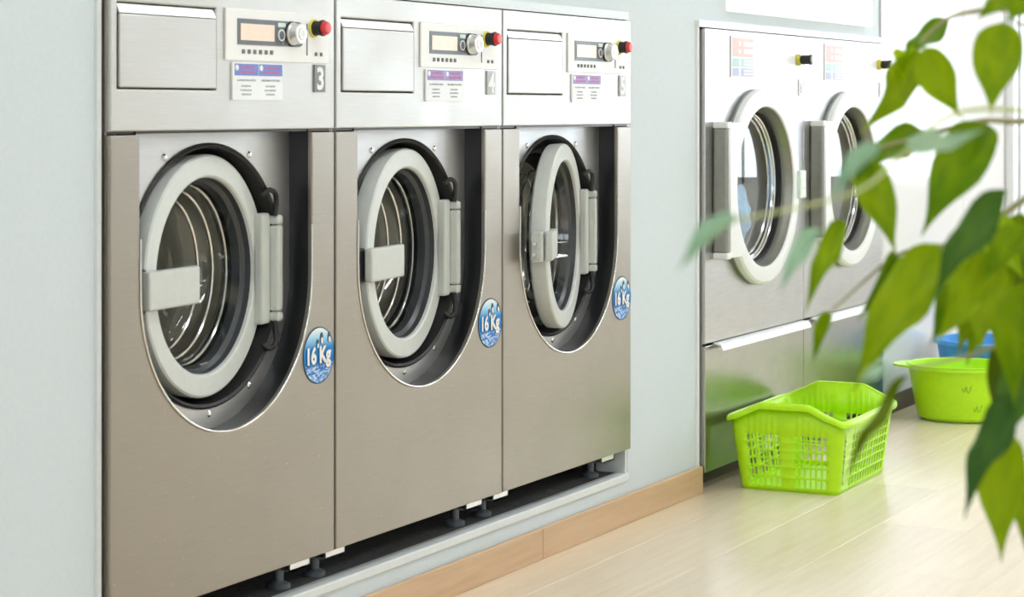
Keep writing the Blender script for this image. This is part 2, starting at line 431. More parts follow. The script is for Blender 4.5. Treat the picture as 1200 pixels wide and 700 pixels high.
# end wall with a glazed shop front, and the street window behind the camera
def end_wall(name, x, th, wy0, wy1, wz0, wz1):
    me = prism([(Y0, 0), (Y1, 0), (Y1, ZC), (Y0, ZC)], [[(wy0, wz0), (wy0, wz1), (wy1, wz1), (wy1, wz0)]], 0, th)
    for v in me.vertices: v.co = (v.co.y + x, v.co.x, v.co.z)
    me.flip_normals()
    return struct(name, me, 'opposite')
end_wall('wall_right', X1, .1, -4.7, -0.7, 0.75, 2.5)
end_wall('wall_left', X0 - .1, .1, -4.6, -2.8, 0.9, 2.4)
for n, x, y0, y1, z0, z1 in (('window_1', X1 + .03, -4.7, -0.7, 0.75, 2.5), ('window_2', X0 - .06, -4.6, -2.8, 0.9, 2.4)):
    fr = []
    for k in range(4):
        yy = y0 + (y1 - y0 - .05) * k / 3; fr.append((x, x + .04, yy, yy + .05, z0, z1))
    fr += [(x, x + .04, y0, y1, z0, z0 + .05), (x, x + .04, y0, y1, z1 - .05, z1)]
    wo = struct(n, boxes(fr), 'alu')
    for k in range(3):
        yy = y0 + (y1 - y0 - .05) * k / 3 + .05
        obj('pane', box(x + .015, x + .021, yy, yy + (y1 - y0 - .05) / 3 - .05, z0 + .05, z1 - .05), 'pane', wo)

# washer niche: plinth, painted frame and ledge
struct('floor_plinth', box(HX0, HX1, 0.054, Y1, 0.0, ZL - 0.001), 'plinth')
struct('trim_1', boxes([(HX0, HX0 + .012, YW - .006, .11, ZL, 1.455), (HX0, HX1, YW - .004, .11, 1.432, 1.455), (HX1 - .012, HX1, YW + .002, .11, ZL, 1.432)]), 'trim')
struct('trim_2', box(HX0, HX1, YW - .006, 0.055, ZL - .022, ZL, bev=.003), 'trim')
# dryer niche frame and toe kick
struct('trim_3', boxes([(DX[0] - .024, DX[2] + .012, YW - .012, .11, 1.431, 1.452), (DX[0] - .024, DX[0] - .010, YW - .006, .11, 0.08, 1.431)]), 'white_trim')
struct('trim_4', box(DX[0], DX[2], 0.07, 0.09, 0, 0.06), 'kick')
# wooden skirting in separate boards
bb = struct('baseboard_back', box(X0, DX[0] - .006, YW - .004, YW, 0, .06), 'base')
for xa, xb in ((X0, -0.02), (-0.018, 2.36), (2.362, 4.983), (4.985, DX[0] - .004)):
    obj('board', box(0, xb - xa, YW - .016, YW - .002, 0, .082, bev=.002), 'base', bb, (xa, 0, 0))
# tall gloss panels and aluminium posts right of the dryers
PX = (7.885, 9.030, 9.715)
wp = struct('wall_panelling', box(PX[0] + .05, 10.0, YW - .004, YW, .07, 2.45), 'dark')
for xa, xb in zip(PX, PX[1:]):
    obj('panel', box(xa + (.004 if xa > 8 else 0), xb - .004, YW - .009, YW - .002, .07, 2.45, bev=.002), 'gloss_panel', wp)
struct('baseboard_panelling', box(PX[0], PX[2], YW - .012, YW, 0, .068), 'kick')
tp = struct('trim_5', box(9.715, 10.0, YW - .012, YW, 0, 2.45), 'alu')
for xa, xb, d in ((9.725, 9.80, .05), (9.81, 9.85, .03), (9.86, 9.955, .05), (9.965, 9.995, .035)):
    obj('profile', box(xa, xb, YW - d, YW - .010, 0, 2.45, bev=.004), 'alu', tp)
struct('door_1', box(10.02, 10.95, YW - .03, YW, .02, 2.2, bev=.004), 'white_trim')

# ceiling lights
for i, yy in enumerate((-1.25, -3.55)):
    for j in range(6):
        xx = -1.2 + j * 2.3
        lt = thing('ceiling_light', 'flat white fluorescent light panel fixed to the ceiling', 'light', (xx, yy, ZC), 0, 'ceiling light panels')
        obj('housing', boxes([(-.62, .62, -.17, -.15, -.06, 0), (-.62, .62, .15, .17, -.06, 0), (-.62, -.60, -.15, .15, -.06, 0), (.60, .62, -.15, .15, -.06, 0)]), 'white_trim', lt)
        obj('diffuser', box(-.598, .598, -.148, .148, -.05, -.04), 'lamp', lt)

# ------------------------------------------------------------------ washing machines
HW = 0.3915                                     # half width of a machine front
UC, UR = 0.826, 0.300                           # recess arc centre height and radius
DC = 0.838                                      # door centre height
REC = 0.058                                     # recess depth
def U(r, top, n=40):
    return [(r, top)] + circle(0, UC, r, n, 0, -PI, close=False) + [(-r, top)]

def washer(xc, number, theta, handle_extra, label):
    t = thing('washing_machine', label, 'washing machine', (xc, 0, ZL), 0, 'steel washing machines built into the wall')
    zo = (0, 0, -ZL)
    P = lambda name, me, mat, par=None: obj(name, me, mat, par or t, zo if par is None else (0, 0, 0))
    P('casing', boxes([(-HW, -HW + .004, .012, .85, ZB, ZT), (HW - .004, HW, .012, .85, ZB, ZT), (-HW, HW, .012, .85, ZT - .004, ZT),
                       (-HW, HW, .846, .85, ZB, ZT), (-HW, HW, .03, .85, ZB, ZB + .004)]), 'steel')
    # lower front with the U-shaped opening
    w2 = HW - .0015
    outer = [(-w2, ZB), (w2, ZB), (w2, ZS - .004)] + U(UR, ZS - .004) + [(-w2, ZS - .004)]
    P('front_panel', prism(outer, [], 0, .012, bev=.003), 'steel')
    P('recess_panel', prism(U(UR + .004, ZS + .01), [circle(0, DC, .262, 72)], REC, REC + .004), 'steel_recess')
    bm = bmesh.new(); pts = U(UR, ZS + .01); pr = None
    for x, z in pts:
        cur = (bm.verts.new((x, .010, z)), bm.verts.new((x * 0.997, REC, z)))
        if pr: bm.faces.new((pr[0], cur[0], cur[1], pr[1]))
        pr = cur
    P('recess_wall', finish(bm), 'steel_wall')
    P('recess_glint', tube([(x, -.0005, z) for x, z in U(UR - .001, .93)], .0024, n=8), 'chrome')  # chrome tube added as the bright highlight along the recess edge
    # gasket and tub mouth
    P('gasket', lathe([(.271, REC + .002), (.271, REC - .004), (.266, REC - .007), (.261, REC - .003), (.259, REC + .03), (.240, REC + .06), (.205, REC + .075),
                       (.200, REC + .10), (.212, REC + .11)], 72, 0, DC), 'black')
    P('tub_ring', lathe([(.246, REC + .028), (.241, REC + .022), (.234, REC + .030), (.232, REC + .045), (.222, REC + .048), (.218, REC + .060)], 72, 0, DC), 'chrome')
    dr = P('drum', lathe([(.200, .165), (.212, .160), (.285, .175), (.290, .19), (.290, .52), (.27, .545), (.10, .53), (0, .53)], 64, 0, DC), 'drum')
    for k in range(3):
        a = 2 * PI * k / 3 + .5
        lf = prism([(-.045, 0), (.045, 0), (.016, .07), (-.016, .07)], [], .20, .50, bev=.006)
        o = P('drum_lifter', lf, 'drum', dr); o.location = (math.cos(a) * .289, 0, DC + math.sin(a) * .289); o.rotation_euler = (0, -a - PI / 2 + PI, 0)
    for sx, sz in ((-.147, 1.082), (.147, 1.082), (.004, .556), (.147, .598), (-.147, .598)):
        P('screw', lathe([(0, -.004), (.004, -.0035), (.007, -.001), (.0075, .001)], 14, sx, sz, REC), 'chrome')
    P('lock_block', box(-.286, -.244, .026, REC + .01, DC - .055, DC + .03, bev=.004), 'black_gloss')
    for s in (1, -1):
        P('hinge_hook', tube(bez([(.190, REC - .004, DC + s * .158), (.205, REC - .012, DC + s * .168), (.224, REC - .014, DC + s * .160), (.231, REC - .012, DC + s * .140), (.231, REC - .008, DC + s * .112)], 5), .0058, n=10), 'black')
    # the porthole door on its hinge
    d = obj('door', lathe([(.1995, .009), (.201, .003), (.205, 0), (.2425, 0), (.2465, .003), (.248, .010), (.246, .040), (.238, .046), (.206, .046), (.204, .020)], 80, -.27, 0, .04, closed=True), 'door', t,
            (.27, .045, DC - ZL), (0, 0, theta))
    Q = lambda name, me, mat: obj(name, me, mat, d)
    Q('door_seal', lathe([(.2000, .009), (.198, .022), (.190, .030), (.188, .048), (.194, .052), (.207, .047)], 72, -.27, 0, .04), 'seal')
    Q('door_glass', lathe([(.190, .030), (.186, .05), (.176, .09), (.166, .118), (.150, .132), (.09, .138), (0, .141)], 72, -.27, 0, .04, ang=60), 'glass')
    Q('glass_rim', lathe([(.1865, .058), (.183, .060), (.183, .064), (.1865, .066)], 72, -.27, 0, .04), 'chrome')
    for rr, yy in ((.1765, .089), (.166, .119)):
        Q('bowl_glint', lathe([(rr + .0005, yy - .003), (rr - .003, yy - .001), (rr - .003, yy + .002), (rr, yy + .004)], 72, -.27, 0, .04), 'chrome')  # chrome rings added for the bright highlight arcs in the glass bowl
    hp = bmesh.new(); add_box(hp, 0, .195 if handle_extra == 0 else .15, -.014, .006, -.038, .038)
    bmesh.ops.bevel(hp, geom=list(hp.edges), offset=.005, segments=3, profile=.5, affect='EDGES')
    h = obj('handle', finish(hp, ang=16), 'door_plate', d, (-.530, .034, -.012), (0, 0, handle_extra))
    Q('latch_block', box(-.548, -.505, .044, .074, -.052, .026, bev=.004), 'black_gloss' if handle_extra == 0 else 'door_plate')
    for zz in (-.008, -.036): Q('latch_pin', box(-.566, -.545, .056, .064, zz, zz + .008), 'chrome')
    Q('hinge_plate', box(-.072, -.034, .020, .043, -.118, .118, bev=.006), 'door_plate')
    Q('hinge_bar', box(-.038, -.014, .000, .024, -.092, .092, bev=.006), 'door_plate')
    for s in (1, -1):
        Q('hinge_cap', box(-.038, -.014, .000, .024, s * .103 - .010, s * .103 + .010, bev=.005), 'door_plate')
    # feet under the front edge
    for sx in (-.345, .30):
        for sy in (.085, .78):
            P('foot', lathe([(0, 0), (.024, 0), (.024, .010), (.010, .016), (.010, ZB - ZL + .002), (0, ZB - ZL + .002)], 20, sx, ZL, sy, axis='z'), 'dark')
            P('foot_bracket', boxes([(sx - .040, sx + .040, sy - .055, sy + .03, ZB - .026, ZB - .022), (sx - .040, sx + .040, sy - .055, sy - .051, ZB - .026, ZB + .002), (sx + .036, sx + .040, sy - .055, sy + .03, ZB - .026, ZB + .002)]), 'alu')
    # upper fascia
    zu = ZS + .003
    fx0, fx1, fz0, fz1 = -.366, -.056, ZS + .086, ZS + .2445
    hole = [(fx0 - .003, fz0 - .003), (fx1 + .003, fz0 - .003), (fx1 + .003, fz1 + .003), (fx0 - .003, fz1 + .003)]
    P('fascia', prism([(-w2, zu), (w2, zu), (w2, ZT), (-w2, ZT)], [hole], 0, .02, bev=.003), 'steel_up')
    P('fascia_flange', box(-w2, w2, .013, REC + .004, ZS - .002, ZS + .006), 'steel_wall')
    P('hopper_shade', box(fx0 - .004, fx1 + .004, .014, .02, fz0 - .004, fz1 + .004), 'black')  # black sheet standing in for the shade in the gap round the flap
    fl_ = P('detergent_flap', box(fx0, fx1, -.003, .013, fz0, fz1 - .0195, bev=.0025), 'steel_up')
    bm = bmesh.new()
    v = [bm.verts.new(p) for x in (fx0, fx1) for p in ((x, -.003, fz1 - .018), (x, .006, fz1), (x, .013, fz1), (x, .013, fz1 - .018))]
    for q in ((0, 4, 5, 1), (1, 5, 6, 2), (2, 6, 7, 3), (3, 7, 4, 0), (0, 1, 2, 3), (7, 6, 5, 4)): bm.faces.new([v[i] for i in q])
    P('flap_grip', finish(bm), 'alu', fl_)
    # control panel
    c0, c1, cz0, cz1 = -.024, .362, ZS + .144, ZS + .250
    cp = P('control_panel', box(c0, c1, -.004, .001, cz0, cz1, bev=.0015), 'panel_grey')
    K = lambda name, me, mat: obj(name, me, mat, cp)
    bz = prism([(.015, ZS + .177), (.225, ZS + .177)] + circle(.238, ZS + .2035, .0265, 16, -PI / 2, PI / 2, close=False) + [(.015, ZS + .230)], [], -.0055, -.003)
    K('display_bezel', bz, 'dark')
    K('display_screen', box(.024, .146, -.0068, -.005, ZS + .186, ZS + .220), 'lcd')
    K('start_ring', lathe([(.0095, 0), (.0095, -.002), (.0125, -.002), (.0125, 0)], 28, .173, ZS + .2, -.0053), 'white')
    K('start_button', lathe([(0, -.003), (.0092, -.002), (.0092, 0)], 24, .173, ZS + .2, -.0053), 'dark')
    K('status_strip', box(.160, .188, -.0064, -.005, ZS + .217, ZS + .226), 'mint')
    K('knob', lathe([(.0245, -.002), (.024, -.008), (.0215, -.010), (.0215, -.026), (.020, -.028), (0, -.028)], 40, .212, ZS + .204, -.004), 'knob')
    K('knob_collar', lathe([(.0265, 0), (.0265, -.003), (.025, -.005), (.022, -.005)], 40, .212, ZS + .204, -.004), 'black_gloss')
    K('knob_disc', lathe([(.014, 0), (.013, -.0012), (.006, -.0012), (.005, 0), (.003, 0), (0, -.0004)], 28, .212, ZS + .204, -.0323), 'white')
    K('coin_slot', box(.272, .2745, -.0055, -.0035, ZS + .16, ZS + .228), 'ink')
    K('stop_ring', lathe([(.020, 0), (.020, -.004), (.016, -.005), (.014, -.005)], 32, .299, ZS + .219, -.004), 'yellow')
    K('stop_collar', lathe([(.017, -.004), (.0155, -.007), (.0155, -.020), (.0175, -.022), (.0175, -.026), (.010, -.026)], 32, .299, ZS + .219, -.004), 'black_gloss')
    K('stop_button', lathe([(.0135, -.025), (.0145, -.028), (.0145, -.034), (.012, -.038), (0, -.039)], 32, .299, ZS + .219, -.004), 'red')
    for k in range(6): K('key', box(.031 + k * .0205, .040 + k * .0205, -.0065, -.0035, ZS + .1585, ZS + .1675, bev=.001), 'ink')
    for k in range(2): K('key', box(.304 + k * .0205, .312 + k * .0205, -.0065, -.0035, ZS + .1595, ZS + .1675, bev=.001), 'ink')
    # instruction label: two printed columns
    lb = P('instruction_label', box(0, .183, -.0035, .001, ZS + .064, ZS + .140), 'paper')
    J = lambda name, me, mat: obj(name, me, mat, lb)
    hd = 'hdr' if number == '3' else 'hdr2'
    for q, (xa, xb) in enumerate(((.006, .0905), (.0935, .179))):
        J('header_band', box(xa, xb, -.0042, -.003, ZS + .114, ZS + .138), hd)
        J('header_mark', lathe([(0, 0), (.006, 0), (.006, .001)], 20, xa + .0075, ZS + .130, -.0046), 'white')
        xm = (xa + xb) / 2
        for i, (wd, zz) in enumerate(((.052, .131), (.060, .121))):
            xs = xm - wd / 2 + .004
            for s in range(6):
                ww = wd / 6 * (0.55 + .4 * ((s * 7 + i * 3 + q) % 5) / 5)
                J('header_stroke', box(xs, xs + ww, -.0045, -.004, ZS + zz - .0022, ZS + zz + .0022), 'ink_red'); xs += wd / 6
        tops = ('A LAVADORA & HELO', 'WELCOME IN THE WASH')
        J('lettering', text_mesh(tops[q], .0042, xm, ZS + .1045, -.0038, sx=.060 / (len(tops[q]) * .0042 * .72), bold=.012), 'ink')
        for wd, zz in ((.036, .0925), (.042, .084), (.034, .0755)):
            xs = xm - wd / 2
            for s in range(5):
                ww = wd / 5 * (0.6 + .35 * ((s * 3 + q + int(zz * 1000)) % 4) / 4)
                J('text_stroke', box(xs, xs + ww, -.0042, -.0036, ZS + zz - .0017, ZS + zz + .0017), 'ink_pale'); xs += wd / 5
    # number plate
    npl = P('number_plate', box(.306, .348, -.0035, .001, ZS + .082, ZS + .141), 'plate_grey' if number == '3' else 'plate_mid')
    obj('number', text_mesh(number, .050, .327, ZS + .1115, -.004, sx=.95, bold=.03), 'white', npl)
    # round capacity sticker
    sk = P('capacity_sticker', lathe([(0, -.0012), (.0605, -.0012), (.0612, 0), ], 48, 0, 0, 0), 'sticker'); sk.location = (.325, 0, ZS - .486 - ZL)
    obj('sticker_border', lathe([(.0590, -.0015), (.0615, -.0015), (.0618, .0002)], 48), 'penguin', sk)
    for px_, pz, ps in ((-.006, .026, .9), (.010, .036, 1.2), (.040, .036, 1.1)):
        obj('printed_bird', prism([(px_ + .007 * ps * math.cos(a) * (1 if math.sin(a) < 0 else .8), pz + .011 * ps * math.sin(a)) for a in [2 * PI * i / 14 for i in range(14)]], [], -.0018, -.0012), 'penguin', sk)
        obj('printed_bird_belly', prism([(px_ + .002 + .0035 * ps * math.cos(a), pz - .005 + .006 * ps * math.sin(a)) for a in [2 * PI * i / 12 for i in range(12)]], [], -.0020, -.0017), 'white', sk)
    txt = text_mesh('16 Kg', .050, -.001, -.004, -.0032, sx=.86, bold=.045)
    obj('lettering_outline', text_mesh('16 Kg', .053, -.001, -.004, -.0024, sx=.85, bold=.075), 'penguin', sk)
    obj('lettering', txt, 'white', sk)
    return t

WC = [(WX[i] + WX[i + 1]) / 2 for i in range(3)]
washer(WC[0], '3', math.radians(6.2), 0.0, 'steel washing machine number 3, nearest the left wall edge, door almost shut')
washer(WC[1], '4', math.radians(8.3), 0.0, 'steel washing machine number 4, in the middle between two others')
washer(WC[2], '5', math.radians(14.5), math.radians(7), 'steel washing machine number 5 with its porthole door standing ajar')

# ------------------------------------------------------------------ tumble dryers
def dryer(xc, number, label):
    t = thing('tumble_dryer', label, 'dryer', (xc, 0, 0), 0, 'steel tumble dryers built into the wall')
    hw = (DX[1] - DX[0]) / 2
    P = lambda name, me, mat, par=None: obj(name, me, mat, par or t)
    cz, zt, zm, zb = .926, 1.427, .452, .060
    P('casing', boxes([(-hw, -hw + .004, .01, .8, zb, zt), (hw - .004, hw, .01, .8, zb, zt), (-hw, hw, .01, .8, zt - .004, zt), (-hw, hw, .796, .8, zb, zt), (-hw, hw, .03, .8, zb, zb + .004),
                       (-hw + .004, hw - .004, .03, .05, zm - .012, zm + .012)]), 'dry_side')
    e = hw - .0025
    P('front_panel', prism([(-e, zm + .004), (e, zm + .004), (e, zt), (-e, zt)], [circle(0, cz, .285, 64)], 0, .012, bev=.002), 'steel_dry')
    lp = P('lower_panel', box(-e, e, 0, .012, zb, zm - .004, bev=.002), 'steel_dry_low')
    bm = bmesh.new()
    pr = ((.004, zm + .001), (-.022, zm - .004), (-.030, zm - .022), (-.027, zm - .023), (-.020, zm - .008), (.004, zm - .004))
    vs = [[bm.verts.new((x, p[0], p[1])) for p in pr] for x in (-e + .075, e)]
    for i in range(6): bm.faces.new((vs[0][i], vs[0][(i + 1) % 6], vs[1][(i + 1) % 6], vs[1][i]))
    bm.faces.new(vs[0]); bm.faces.new(list(reversed(vs[1])))
    P('pull_lip', finish(bm), 'white', lp)
    # information panel with printed swatches
    ip = P('info_panel', box(-.236, .352, -.004, .001, 1.279, 1.411), 'white')
    for nm, z0, z1 in (('pink_print', 1.345, 1.405), ('teal_print', 1.313, 1.340), ('lilac_print', 1.283, 1.309)):
        obj('printed_swatch', box(-.228, -.046, -.0045, -.0035, z0, z1), nm, ip)
        for q in range(2):
            zz = z0 + (z1 - z0) * (.3 + .4 * q)
            obj('printed_line', box(-.130, -.054, -.005, -.0044, zz - (z1 - z0) * .11, zz + (z1 - z0) * .11), 'white', ip)
            obj('printed_icon', lathe([(0, 0), (.008, 0), (.008, .0005)], 16, -.165, zz, -.0049), 'white', ip)
    kn = P('stop_button', lathe([(.020, 0), (.020, -.012), (.012, -.012)], 28, .388, 1.347, 0), 'yellow')
    obj('stop_collar', lathe([(.014, -.012), (.016, -.018), (.016, -.040), (.018, -.044), (.018, -.05), (.0, -.05)], 28, .388, 1.347, 0), 'black_gloss', kn)
    obj('stop_cap', lathe([(.012, -.050), (.013, -.056), (0, -.058)], 28, .388, 1.347, 0), 'white', kn)
    npl = P('number_plate', box(.392, .424, -.004, .001, 1.223, 1.282), 'white')
    obj('number', text_mesh(number, .040, .408, 1.2525, -.0045, sx=.8, bold=.01), 'ink_pale', npl)
    # door
    d = P('door', lathe([(.2585, -.028), (.262, -.034), (.270, -.035), (.308, -.034), (.316, -.028), (.319, -.018), (.318, -.010), (.27, -.008), (.264, -.02)], 80, 0, cz, 0, closed=True), 'white_door')
    Q = lambda name, me, mat: obj(name, me, mat, d)
    Q('door_back', lathe([(.317, -.011), (.314, .004), (.306, .008), (.27, .008), (.262, -.009)], 80, 0, cz), 'dry_side')
    Q('funnel', lathe([(.2585, -.029), (.254, -.012), (.250, -.004), (.250, .008)], 72, 0, cz), 'funnel')
    Q('funnel_seal', lathe([(.250, .008), (.244, .010), (.244, .024), (.240, .026)], 72, 0, cz), 'black')
    Q('funnel_ring', lathe([(.240, .026), (.237, .028), (.237, .034), (.232, .038), (.232, .046), (.226, .050)], 72, 0, cz), 'chrome')
    Q('door_glass', lathe([(0, .030), (.15, .032), (.2375, .034)], 64, 0, cz, ang=60), 'glass_dry')
    bar = Q('hinge_bar', box(-.384, -.350, -.050, .0, cz - .195, cz + .195, bev=.008), 'funnel')
    for s in (1, -1): Q('hinge_cap', box(-.385, -.349, -.051, .0, cz + s * .203 - .010, cz + s * .203 + .010, bev=.004), 'white_door')
    pts = [(-.352, cz - .208), (-.285, cz - .208)] + circle(0, cz, .292, 24, PI + .78, PI - .78, close=False)[1:-1] + [(-.285, cz + .208), (-.352, cz + .208)]
    Q('hinge_plate', prism([(-.352, cz - .210), (-.215, cz - .210)] + circle(0, cz, .2995, 24, PI + .775, PI - .775, close=False) + [(-.215, cz + .210), (-.352, cz + .210)], [], -.046, -.020, bev=.003), 'white_door')
    Q('latch', box(.288, .345, -.046, -.010, cz - .048, cz + .046, bev=.004), 'mint')
    for k in range(3): Q('latch_mark', box(.300, .333, -.0465, -.0455, cz - .038 + k * .028, cz - .020 + k * .028), 'white')
    P('drum', lathe([(.23, .085), (.40, .10), (.41, .12), (.41, .70), (.38, .74), (0, .74)], 64, 0, cz + .0), 'drum_dry')
    return t
dryer((DX[0] + DX[1]) / 2, '6', 'steel tumble dryer behind the green laundry basket, with blue laundry behind its glass')
dryer((DX[1] + DX[2]) / 2, '7', 'steel tumble dryer farther from the washing machines, its door partly hidden by leaves')

def cloth_lump(cx, cy, cz, rx, ry, rz, seed):
    rnd = random.Random(seed); bm = bmesh.new(); bmesh.ops.create_icosphere(bm, subdivisions=4, radius=1)
    ph = [rnd.uniform(0, 6) for _ in range(6)]
    for v in bm.verts:
        x, y_, z = v.co
        k = 1 + .16 * math.sin(5 * x + ph[0] + 3 * z) + .12 * math.sin(7 * y_ + ph[1] - 4 * x) + .08 * math.sin(11 * z + ph[2] + 6 * x)
        v.co = (cx + rx * x * k, cy + ry * y_ * k, cz + rz * z * k)
    return finish(bm, ang=80)
tag(obj('laundry', cloth_lump(0, 0, 0, .112, .034, .092, 3), 'cloth_blue', None, ((DX[0] + DX[1]) / 2 + .035, .093, .832)), 'crumpled blue laundry lying inside the dryer with the round glass', 'laundry')

tag(obj('wall_sign', box(6.305, 7.70, -.012, YW, 1.488, 1.80, bev=.003), 'sign_glow'), 'blank white board on the wall above the two tumble dryers', 'sign')

# ------------------------------------------------------------------ laundry basket
def rrect(hx, hy, r, n=6):
    "rounded rectangle outline; returns side list: [(x, y, side)]"
    out = []
    for cx, cy, a0 in ((hx - r, hy - r, 0), (-hx + r, hy - r, PI / 2), (-hx + r, -hy + r, PI), (hx - r, -hy + r, 1.5 * PI)):
        for i in range(n + 1):
            a = a0 + PI / 2 * i / n
            out.append((cx + r * math.cos(a), cy + r * math.sin(a)))
    return out

BH = .225
def basket():
    t = thing('laundry_basket', 'bright green plastic laundry basket with pierced sides standing before the dryers', 'basket', (6.462, -.218, 0), math.radians(1.5)); t.scale = (1.04, 1.04, 1.0)
    bx, by, tx, ty = .240, .150, .272, .176
    def hump(x, y_, hx):                         # the rim rises on the two short sides
        if abs(x) < hx * .86: return 0.0
        s = abs(y_)
        return .047 if s < .075 else max(0.0, .047 * (1 - (s - .075) / .095)) if s < .17 else 0.0
    # columns around the wall: (fraction, hole?)
    sides = []
    def cols(n_holes, solid=None, bar=.38, lead=1.1):
        seq = []; n = n_holes * 2 + 1
        wts = [bar if i % 2 == 0 else 1.0 for i in range(n)]
        wts[0], wts[-1] = lead, 1.1
        if solid is not None: wts[solid * 2] = 3.4
        tot = sum(wts); a = 0
        for i, ww in enumerate(wts):
            seq.append((a / tot, (a + ww) / tot, i % 2 == 1)); a += ww
        return seq
    R0 = .022
    def pt(side, s, f):
        hx = bx + (tx - bx) * f; hy = by + (ty - by) * f; r = R0 + .01 * f
        if side[0] == 'c':
            k = int(side[1]); cx, cy, a0 = ((hx - r, hy - r, 0), (-hx + r, hy - r, PI / 2), (-hx + r, -hy + r, PI), (hx - r, -hy + r, 1.5 * PI))[k]
            a = a0 + PI / 2 * s
            return cx + r * math.cos(a), cy + r * math.sin(a)
        k = int(side[1])
        p, q = (((hx - r, hy), (-hx + r, hy)), ((-hx, hy - r), (-hx, -hy + r)), ((-hx + r, -hy), (hx - r, -hy)), ((hx, -hy + r), (hx, hy - r)))[k]
        return p[0] + (q[0] - p[0]) * s, p[1] + (q[1] - p[1]) * s
    rows = [(0, .055, False)]
    z = .055
    for i in range(6):
        hh = .125 if i < 2 else .090
        rows.append((z, z + hh, True)); z += hh
        if i < 5: rows.append((z, z + .024, False)); z += .024
    rows.append((z, 1.0, False))
    order = [('c0', None), ('s0', cols(13)), ('c1', None), ('s1', cols(12, solid=6)), ('c2', None), ('s2', cols(13, lead=3.6)), ('c3', None), ('s3', cols(12, solid=6))]
    bm = bmesh.new(); cache = {}
    def vert(side, s, f):
        x, y_ = pt(side, s, f)
        zz = .004 + (BH - .004) * f + hump(x, y_, bx + (tx - bx) * f) * max(0, (f - .80) / .20) ** 1.0
        key = (round(x, 5), round(y_, 5), round(zz, 5))
        if key not in cache: cache[key] = bm.verts.new((x, y_, zz))
        return cache[key]
    top = []
    for side, cs in order:
        segs = cs if cs else [(i / 5, (i + 1) / 5, False) for i in range(5)]
        for a, c, hc in segs:
            top.append((side, a))
            for f0, f1, hr in rows:
                if hc and hr: continue
                bm.faces.new((vert(side, a, f0), vert(side, c, f0), vert(side, c, f1), vert(side, a, f1)))
    me = finish(bm)
    o = obj('basket_wall', me, 'lime', t); s = o.modifiers.new('thick', 'SOLIDIFY'); s.thickness = .004; s.offset = 0
    # base
    outl = [vert_xy for vert_xy in rrect(bx - .001, by - .001, R0, 6)]
    bmm = bmesh.new(); lo = [bmm.verts.new((x, y_, 0)) for x, y_ in outl]; hi = [bmm.verts.new((x, y_, .006)) for x, y_ in outl]
    bmm.faces.new(list(reversed(lo))); bmm.faces.new(hi)
    for i in range(len(lo)): bmm.faces.new((lo[i], lo[(i + 1) % len(lo)], hi[(i + 1) % len(lo)], hi[i]))
    obj('base', finish(bmm), 'lime', t)
    # rolled rim following the wavy top edge
    ring = []
    for side, a in top:
        x, y_ = pt(side, a, 1.0)
        zz = BH + hump(x, y_, tx); n = Vector((x / tx, y_ / ty, 0)); n = Vector((x, y_, 0)).normalized() if side[0] == 'c' else Vector(((0, 1, 0), (-1, 0, 0), (0, -1, 0), (1, 0, 0))[int(side[1])])
        ring.append((Vector((x, y_, zz)), n))
    bm = bmesh.new(); prof = [(-.002, -.002), (-.001, .004), (.006, .006), (.016, .003), (.020, -.005), (.019, -.014), (.016, -.014), (.016, -.004), (.006, -.001)]
    rr = [[bm.verts.new(p + n * a + Vector((0, 0, b_))) for a, b_ in prof] for p, n in ring]
    k = len(prof)
    for i in range(len(rr)):
        j = (i + 1) % len(rr)
        for q in range(k): bm.faces.new((rr[i][q], rr[j][q], rr[j][(q + 1) % k], rr[i][(q + 1) % k]))
    obj('rim', finish(bm, ang=50), 'lime', t)
    # stacked letters running down beside the near corner of the long side
    word = 'LAVANDERIA'
    for i, ch in enumerate(word):
        f = .82 - i * .075
        x = -(bx + (tx - bx) * f) + .075; y_ = -(by + (ty - by) * f) - .0028
        obj('letter', text_mesh(ch, .0145, 0, 0, 0, bold=.04), 'lime_mark', t, (x - .044, y_, .004 + (BH - .004) * f))
    return t
basket()

# ------------------------------------------------------------------ tubs
def tub(name, label, mat, loc, rt, rb, h, handles=True, rz=0.0):
    t = thing(name, label, 'tub', loc, rz)
    obj('bowl', lathe([(0, .004), (rb - .012, .004), (rb, .016), (rt, h), (rt + .004, h + .002), (rt - .001, h + .004), (rt - .006, h), (rb - .006, .02), (rb - .02, .010), (0, .010)], 64, axis='z', ex=1.12), mat, t)
    obj('rim', lathe([(rt, h - .002), (rt + .010, h), (rt + .012, h - .012), (rt + .008, h - .012), (rt + .006, h - .005), (rt, h - .006)], 64, axis='z', ex=1.12, closed=True), mat, t)
    if handles:
        for s in (-1, 1):
            bm = bmesh.new(); rows = []
            for i in range(13):
                a = -0.55 + 1.1 * i / 12; out = .045 * math.cos(a / .55 * PI / 2) ** .7 if abs(a) < .55 else 0
                rows.append([bm.verts.new((s * (1.12 * (rt + q) * math.cos(a) + o_), (rt + q) * math.sin(a), h + zz)) for q, o_, zz in ((.008, 0, .0), (.010, out, .002), (.010, out, -.006), (.008, 0, -.006))])
            for p, q in zip(rows, rows[1:]):
                for k in range(4): bm.faces.new((p[k], p[(k + 1) % 4], q[(k + 1) % 4], q[k]))
            obj('handle', finish(bm), mat, t)
    return t
gt = tub('washing_tub', 'round lime green plastic tub on the floor beyond the basket', 'lime', (8.00, -.268, 0), .182, .150, .208, rz=2.0)
def squiggle(ang0, z0, pts):
    R = .152
    P3 = [((R * 1.12 + .0) * math.cos(ang0 + a), R * math.sin(ang0 + a), z0 + z) for a, z in pts]
    return P3
